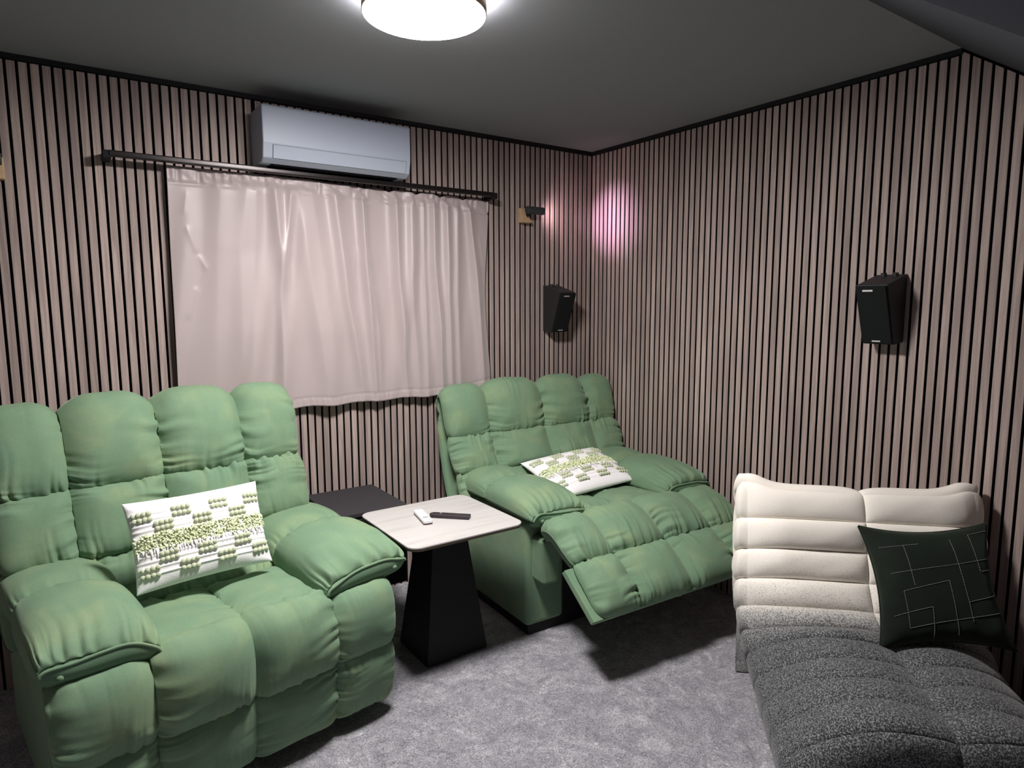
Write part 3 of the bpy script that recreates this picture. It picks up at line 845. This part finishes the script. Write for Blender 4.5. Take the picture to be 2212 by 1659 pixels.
# ---- right recliner (leaning back, footrest half out)
c2 = thing('green_recliner', 'green tufted velvet recliner leaning back with footrest raised, in the corner', 'armchair', (-0.655, -1.0, 0.0), math.radians(-2.5), 'green velvet recliners')
tufted('backrest', [(-0.70, 0.42), (-0.82, 0.75), (-0.875, 0.98), (-0.885, 1.09), (-0.868, 1.145), (-0.84, 1.152), (-0.805, 1.08), (-0.765, 0.93), (-0.70, 0.80), (-0.62, 0.66), (-0.55, 0.52)],
       [0.0, (-0.885, 1.05), (-0.765, 0.93), (-0.66, 0.735), 1.0], [-0.635, -0.37, 0.02, 0.375, 0.59], [[0.008]*4, [0.07, 0.085, 0.085, 0.07], [0.06, 0.08, 0.08, 0.06], [0.05, 0.06, 0.06, 0.05]],
       c2, VEL, sag=0.45, wr=0.013, seed=13, closed=True)
tufted('seat_cushion', [(-0.64, 0.57), (-0.45, 0.575), (-0.2, 0.585), (0.06, 0.61)], [0.0, 0.45, 1.0], [-0.31, 0.0, 0.31], 0.055, c2, VEL, thick=0.12, wr=0.009, seed=18)
tufted('footrest', [(0.05, 0.59), (0.10, 0.615), (0.165, 0.61), (0.25, 0.56), (0.335, 0.50), (0.42, 0.435), (0.475, 0.375), (0.475, 0.34)],
       [0.0, 0.54, 1.0], [-0.555, -0.33, 0.0, 0.33, 0.565], [[0.068, 0.078, 0.078, 0.068], [0.064, 0.074, 0.074, 0.064]], c2, VEL, thick=0.05, sag=0.2, wr=0.012, seed=15)
for sd, ui, uo in ((1, 0.27, 0.635), (-1, -0.26, -0.62)):
    arm_pad(c2, ui, uo, -0.82, 0.045, 0.76, 13+sd, sd, VEL, zo=0.65, zi=0.635)
    side_panel(c2, min(sd*0.36, sd*0.595), max(sd*0.36, sd*0.595), -0.82, -0.02, 0.08, 0.63, VEL)
    m = MB(); a, b2 = sorted((sd*0.415, sd*0.565))
    m.hexa([(a+0.03, -0.045, 0.305), (b2-0.02, -0.045, 0.305), (b2, 0.03, 0.33), (a, 0.03, 0.33)], [(a, -0.05, 0.55), (b2, -0.05, 0.55), (b2, 0.03, 0.56), (a, 0.03, 0.56)])
    m.build('hanging_flap', VEL, c2, bevel=0.022, seg=4)
MB().box(-0.37, 0.37, 0.03, 0.80, 0.085, 0.46).build('base_frame', M['black'], c2)
MB().box(-0.575, 0.575, 0.035, 0.80, FLOOR+0.002, 0.085).build('plinth', M['black'], c2)
m = MB(); m.hexa([(-0.60, -0.275, 0.475), (0.58, -0.275, 0.475), (0.58, -0.30, 0.50), (-0.60, -0.30, 0.50)], [(-0.60, -0.49, 0.315), (0.58, -0.49, 0.315), (0.58, -0.515, 0.34), (-0.60, -0.515, 0.34)])
m.build('footrest_board', VEL, c2, bevel=0.006)
for sx in (-0.3, 0.3):
    MB().tube([(sx, -0.02, 0.4), (sx, -0.38, 0.42)], 0.012, 8).build('linkage', M['trim'], c2)

# ------------------------------------------------------------------ white lumbar pillows with sage pompoms
def local_pt(base, rz, u, v, z):
    return Vector((base[0] + u*math.cos(rz) + v*math.sin(rz), base[1] + u*math.sin(rz) - v*math.cos(rz), z))

def pillow_frame(TL, TR, BR, BL):
    c = (TL+TR+BR+BL)/4
    ex = ((TR+BR)-(TL+BL)).normalized()
    ey = ((TL+TR)-(BL+BR)); ey = (ey - ey.dot(ex)*ex).normalized()
    ez = ex.cross(ey)
    W = (((TR+BR)-(TL+BL))/2).length; Hh = (((TL+TR)-(BL+BR))/2).length
    m = Matrix((ex, ey, ez)).transposed().to_4x4(); m.translation = c
    return m, W, Hh

def pillow_height(a, b, T, pinch=0.45):
    return T*np.clip(1-np.abs(a)**2.4, 0, 1)**pinch*np.clip(1-np.abs(b)**2.4, 0, 1)**pinch

def pillow_mesh(name, W, Hh, T, mat, parent, rows=None, n=70, seed=0, ear=0.05):
    a = -np.cos(np.pi*np.linspace(0, 1, n)); b = -np.cos(np.pi*np.linspace(0, 1, n*2))
    A, B = np.meshgrid(a, b)
    X = A*W/2*(1 - ear*(1-B**2)*np.abs(A)); Y = B*Hh/2*(1 - ear*(1-A**2)*np.abs(B))
    h = pillow_height(A, B, T)
    lump = 0.004*vnoise(A*4+seed, seed)*vnoise(B*4, seed+1)
    f = h + lump*np.clip(h*60, 0, 1)
    if rows:
        for rb_ in rows:
            f = f + 0.0045*np.exp(-((B-rb_)/0.022)**2)*np.clip(h*60, 0, 1)
    f += 0.004*vnoise(B*8+A*3, seed+4)*np.exp(-((1-np.abs(A))/0.12))*np.clip(h*60, 0, 1)
    Vf = np.stack([X, Y, f], -1).reshape(-1, 3); Vb = np.stack([X, Y, -h*0.8], -1).reshape(-1, 3)
    nr, nc = A.shape
    F = grid_faces(nr, nc, 0) + grid_faces(nr, nc, nr*nc, True)
    return mesh_obj(name, np.vstack([Vf, Vb]), F, mat, parent, True)

# one shared pompom mesh
def ico(r=1.0):
    import bmesh
    bm = bmesh.new(); bmesh.ops.create_icosphere(bm, subdivisions=2, radius=r)
    for v in bm.verts:
        v.co *= 1 + 0.05*math.sin(v.co.x*9+v.co.y*7) 
    me = bpy.data.meshes.new('pompom'); bm.to_mesh(me); bm.free()
    me.polygons.foreach_set('use_smooth', np.ones(len(me.polygons), dtype=bool))
    me.materials.append(M['pom'])
    return me
POM = ico()
ROWS_UP = [0.66, 0.53, 0.40, 0.28]
ROWS_LO = [-0.27, -0.40, -0.54, -0.68]

def lumbar_pillow(name, label, mat4, W, Hh, T, flat, seed):
    t = bpy.data.objects.new(name, None); link(t); t.matrix_world = mat4
    tag(t, label, 'pillow', 'white pompom pillows')
    sx, sy = W/2, Hh/2
    pillow_mesh('cover', W, Hh, T, M['pillow_white'], t, rows=ROWS_UP+ROWS_LO, seed=seed)
    rnd = random.Random(seed)
    def hz(a, b): return float(pillow_height(np.array(a), np.array(b), T))
    cols = 28; rp = W/cols*0.55
    for blk in range(7):
        for (rows, odd) in ((ROWS_UP, 0), (ROWS_LO, 1)):
            rr = rows[:2] if (blk + odd) % 2 == 0 else rows[2:]
            for r_ in rr:
                for k in range(4):
                    a = -0.965 + 1.93*(blk*4+k+0.5)/cols
                    b = r_ + rnd.uniform(-0.006, 0.006)
                    if blk in (0, 6) and k in (0, 3) and abs(a) > 0.94: a *= 0.985
                    o = bpy.data.objects.new('pompom', POM); link(o); o.parent = t
                    o.location = (a*sx*(1-0.05*(1-b*b)*abs(a)), b*sy, hz(a, b) + rp*0.45)
                    q = rnd.uniform(0.92, 1.1)
                    o.scale = (rp*1.02*q, rp*0.92*q, rp*0.8)
                    o.rotation_euler = (0, 0, rnd.uniform(0, 6))
    # looped fringe band (uncountable loops): one stuff part
    m = MB()
    for k in range(900):
        a = rnd.uniform(-0.97, 0.97); b = rnd.uniform(-0.16, 0.20)
        x, y, z = a*sx*0.975, b*sy, hz(a, b)
        ang = rnd.uniform(0, math.pi); L = rnd.uniform(0.008, 0.014)*W/0.5; hgt = rnd.uniform(0.006, 0.016)
        dx, dy = math.cos(ang)*L, math.sin(ang)*L*0.8
        wx, wy = -math.sin(ang)*0.0028, math.cos(ang)*0.0028
        lean = rnd.uniform(-0.008, 0.002)
        base = len(m.v)
        for s in range(5):
            u = s/4; px = x + dx*(u-0.5)*2*(0.5); py = y + dy*(u-0.5) + lean*math.sin(math.pi*u); pz = z - 0.002 + hgt*math.sin(math.pi*u)
            m.v += [(px-wx, py-wy, pz), (px+wx, py+wy, pz)]
        for s in range(4):
            m.f.append((base+2*s, base+2*s+1, base+2*s+3, base+2*s+2))
    o = m.build('fringe_band', M['fringe'], t, smooth=True); o['kind'] = 'stuff'; o['label'] = 'lime green looped fringe'
    # white tassels hanging below the fringe
    m = MB()
    for k in range(46):
        a = -0.95 + 1.9*(k+rnd.uniform(0.1, 0.9))/46
        L = rnd.uniform(0.10, 0.24); b0 = -0.13; b1 = b0-L
        w = rnd.uniform(0.004, 0.007)
        z0, z1 = hz(a, b0)+0.006, hz(a, b1)+0.005
        x = a*sx*0.975
        base = len(m.v)
        m.v += [(x-w, b0*sy, z0), (x+w, b0*sy, z0), (x+rnd.uniform(-.004, .004), b1*sy, z1), (x, (b0+b1)/2*sy, (z0+z1)/2+0.004)]
        m.f += [(base, base+1, base+3), (base, base+3, base+2), (base+1, base+2, base+3)]
    o = m.build('tassels', M['pillow_white'], t, smooth=True); o['kind'] = 'stuff'
    return t

b1, r1 = (-2.60, -1.13), math.radians(9)
m4, W, Hh = pillow_frame(local_pt(b1, r1, -0.277, -0.42, 0.972), local_pt(b1, r1, 0.245, -0.42, 0.962), local_pt(b1, r1, 0.205, -0.27, 0.672), local_pt(b1, r1, -0.25, -0.29, 0.672))
lumbar_pillow('lumbar_pillow', 'white lumbar pillow with sage pompoms standing upright in the left green recliner', m4, W*1.0, Hh*1.02, 0.06, 0, 3)
b2_, r2_ = (-0.655, -1.0), math.radians(-2.5)
m4, W, Hh = pillow_frame(local_pt(b2_, r2_, -0.235, -0.60, 0.745), local_pt(b2_, r2_, 0.315, -0.60, 0.80), local_pt(b2_, r2_, 0.29, -0.21, 0.655), local_pt(b2_, r2_, -0.26, -0.21, 0.65))
lumbar_pillow('lumbar_pillow', 'white lumbar pillow with sage pompoms lying flat in the reclined corner chair', m4, W, Hh, 0.055, 1, 5)

# ------------------------------------------------------------------ low pleated sofa
SF = (-0.655, -1.747); SRZ = math.radians(-45); SW = 0.87
sofa = thing('pleated_sofa', 'low pleated sofa fading from cream back to flecked grey seat', 'sofa', (SF[0], SF[1], 0.0), SRZ)
def build_sofa():
    # seams along the section: (f, z) on the front sheet and their target on the side face
    front = [(0.0, 0.032), (-0.005, 0.30), (-0.008, 0.58), (0.0, 0.85), (0.108, 0.912), (0.170, 0.815), (0.205, 0.700), (0.245, 0.590), (0.315, 0.503), (0.41, 0.468), (0.51, 0.46),
             (0.63, 0.455), (0.75, 0.455), (0.87, 0.452), (1.0, 0.44), (1.022, 0.33), (0.995, 0.18), (0.96, 0.034)]
    side = [(0.01, 0.045), (0.0, 0.30), (0.0, 0.56), (-0.005, 0.80), (0.01, 0.865), (0.01, 0.749), (0.0, 0.595), (0.0, 0.457), (0.01, 0.336), (0.06, 0.225), (0.16, 0.15),
            (0.33, 0.10), (0.50, 0.08), (0.66, 0.07), (0.80, 0.06), (0.90, 0.05), (0.95, 0.05), (0.97, 0.034)]
    bul = [0.015, 0.015, 0.015, 0.026, 0.026, 0.036, 0.036, 0.036, 0.034, 0.026, 0.016, 0.011, 0.010, 0.010, 0.016, 0.010, 0.010]
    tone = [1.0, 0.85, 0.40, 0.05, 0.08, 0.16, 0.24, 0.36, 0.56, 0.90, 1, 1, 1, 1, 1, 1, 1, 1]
    nseg = 16
    K = len(front)
    tpos, ci, ca = cells_axis(list(range(K)), nseg)
    F_ = catmull(front, nseg); S_ = catmull(side, nseg)
    # catmull samples uniformly in each segment; re-evaluate at cosine positions
    ts = np.linspace(0, K-1, len(F_))
    Fp = np.stack([np.interp(tpos, ts, F_[:, k]) for k in (0, 1)], -1)
    Sp = np.stack([np.interp(tpos, ts, S_[:, k]) for k in (0, 1)], -1)
    tn = np.interp(tpos, np.arange(K), tone)
    D = np.gradient(F_, axis=0); D /= np.linalg.norm(D, axis=1)[:, None]
    Dp = np.stack([np.interp(tpos, ts, D[:, k]) for k in (0, 1)], -1); Dp /= np.linalg.norm(Dp, axis=1)[:, None]
    N = np.stack([-Dp[:, 1], Dp[:, 0]], -1)
    bl = np.array(bul)[ci]
    domt = np.sqrt(np.clip(1-np.abs(ca)**2.2, 0, 1))
    # columns: left cap, left half, right half, right cap
    ncap = 14; nh = 40
    cols = []
    ccap = np.linspace(1, 0, ncap)
    for s in ccap: cols.append(('L', s))
    ch = -np.cos(np.pi*np.arange(nh+1)/nh)
    for a in ch[1:]: cols.append(('A', a))
    for a in ch[1:]: cols.append(('B', a))
    for s in ccap[::-1][1:]: cols.append(('R', s))
    V = []
    wm = 0.45
    low = np.clip((tpos-6.5)/3.0, 0, 1)
    k0 = 0.30 + 0.14*low
    def droop(w):
        d = np.clip(1-w/(0.15 + 0.15*low), 0, 1)
        return k0*d**2
    tt = tpos
    top = np.exp(-((tt-3.7)/0.55)**2)
    for (kind, a) in cols:
        if kind in 'LR':
            # side face from the rounded corner to the rear/bottom target
            k = k0 + (1-k0)*a
            P = Fp*(1-k)[:, None] + Sp*k[:, None]
            out = 0.022*np.sqrt(np.clip(1-(2*a-1)**2*0.9, 0, 1)) + bl*0.7*domt*np.sqrt(np.clip(1-a**3, 0, 1))
            w = -out + (0.012 + 0.042*a**1.2)*np.clip((0.55-P[:, 1])/0.35, 0, 1) + 0.06*np.clip((0.34-P[:, 1])/0.3, 0, 1)*np.clip(3.0-tt, 0, 1)
            horn = 0.05*top*(1-a)**2
            hh = bl*domt*(1-a)*0.8
            P = P + N*hh[:, None]
            Z = P[:, 1] + horn
            if kind == 'R': w = SW - w
        else:
            w0, w1 = (0.0, wm) if kind == 'A' else (wm, SW)
            w_ = w0 + (w1-w0)*(a+1)/2
            de = w_ if kind == 'A' else SW-w_
            dm = np.sqrt(max(0, 1-abs(a)**5)) if ((kind == 'A' and a > 0) or (kind == 'B' and a < 0)) else 1-0.25*np.clip(1-de/0.05, 0, 1)
            kk = droop(np.array(de))
            P = Fp*(1-kk)[:, None] + Sp*kk[:, None]
            hh = bl*domt*dm + 0.003*vnoise(tt*2.2 + w_*9, 5)
            P = P + N*hh[:, None]
            crown = 0.024*(1-abs(a)**3)*np.clip((tt-9.0)/1.0, 0, 1)*np.clip((14.6-tt)/0.8, 0, 1)
            P[:, 1] += crown
            horn = 0.05*top*np.exp(-(de/0.085)**2)
            Z = P[:, 1] + horn
            w = np.full(len(tt), w_)
        V.append(np.stack([w, -P[:, 0], Z], -1))
    V = np.stack(V, 1)
    nr, nc = V.shape[:2]
    T_ = np.repeat(tn[:, None], nc, 1)
    Vv = V.reshape(-1, 3)
    Fc = grid_faces(nr, nc, 0, True)
    # close the two side openings along the cap ends and the base
    Fc.append(tuple(i*nc for i in range(nr)))
    Fc.append(tuple(i*nc+nc-1 for i in range(nr-1, -1, -1)))
    return mesh_obj('upholstery', Vv, Fc, M['sofa'], sofa, True, attr={'tone': T_.reshape(-1)})
build_sofa()

# ------------------------------------------------------------------ dark green square pillow on the sofa
TL, TR, BR, BL = [local_pt(SF, SRZ, *q) for q in ((0.357, 0.335, 0.845), (0.79, 0.335, 0.885), (0.845, 0.53, 0.505), (0.41, 0.53, 0.475))]
m4, W, Hh = pillow_frame(TL, TR, BR, BL)
gp = bpy.data.objects.new('square_pillow', None); link(gp); gp.matrix_world = m4
tag(gp, 'dark green square velvet pillow with pale stitched lines leaning on the sofa back', 'pillow')
PW, PH, PT = W*1.0, Hh*1.02, 0.075
pillow_mesh('cover', PW, PH, PT, M['pillow_green'], gp, n=60, seed=9, ear=0.14)
ring = []
for k in range(161):
    q = k/160*4; e = int(q) % 4; s = (q-int(q))*2-1
    a, b = ((s, 1), (1, -s), (-s, -1), (-1, s))[e]
    ring.append((a*PW/2*(1-0.14*(1-b*b)*abs(a)), b*PH/2*(1-0.14*(1-a*a)*abs(b)), 0))
MB().tube(ring, 0.004, 6, caps=False).build('edge_piping', M['pillow_green'], gp, smooth=True)
STITCH = [((-0.85, 0.62), (-0.2, 0.72)), ((-0.45, 0.68), (-0.42, -0.02)), ((-0.78, 0.18), (0.98, 0.42)), ((0.30, 0.80), (0.38, -0.62)),
          ((0.62, 0.86), (0.70, 0.2)), ((0.62, 0.86), (0.96, 0.88)), ((0.70, 0.2), (0.97, 0.24)),
          ((-0.62, -0.10), (0.12, 0.06)), ((-0.62, -0.10), (-0.58, -0.72)), ((0.12, 0.06), (0.14, -0.88)),
          ((-0.82, -0.50), (-0.20, -0.36)), ((-0.20, -0.36), (-0.22, -0.94)), ((-0.58, -0.72), (0.92, -0.44)), ((0.36, -0.28), (0.95, -0.16))]
for (p0, p1) in STITCH:
    m = MB(); L = math.hypot((p1[0]-p0[0])*PW/2, (p1[1]-p0[1])*PH/2); nd = max(4, int(L/0.0085))
    for k in range(nd):
        pts = []
        for s in (k+0.08, k+0.5, k+0.92):
            u = s/nd; a = p0[0]+(p1[0]-p0[0])*u; b = p0[1]+(p1[1]-p0[1])*u
            z = float(pillow_height(np.array(a), np.array(b), PT))
            pts.append((a*PW/2*(1-0.14*(1-b*b)*abs(a)), b*PH/2*(1-0.14*(1-a*a)*abs(b)), z+0.0012 + 0.004*float(vnoise(np.array(a*4+9), 9)*vnoise(np.array(b*4), 10))))
        m.tube(pts, 0.0010, 4)
    m.build('stitched_line', M['thread'], gp, smooth=True)
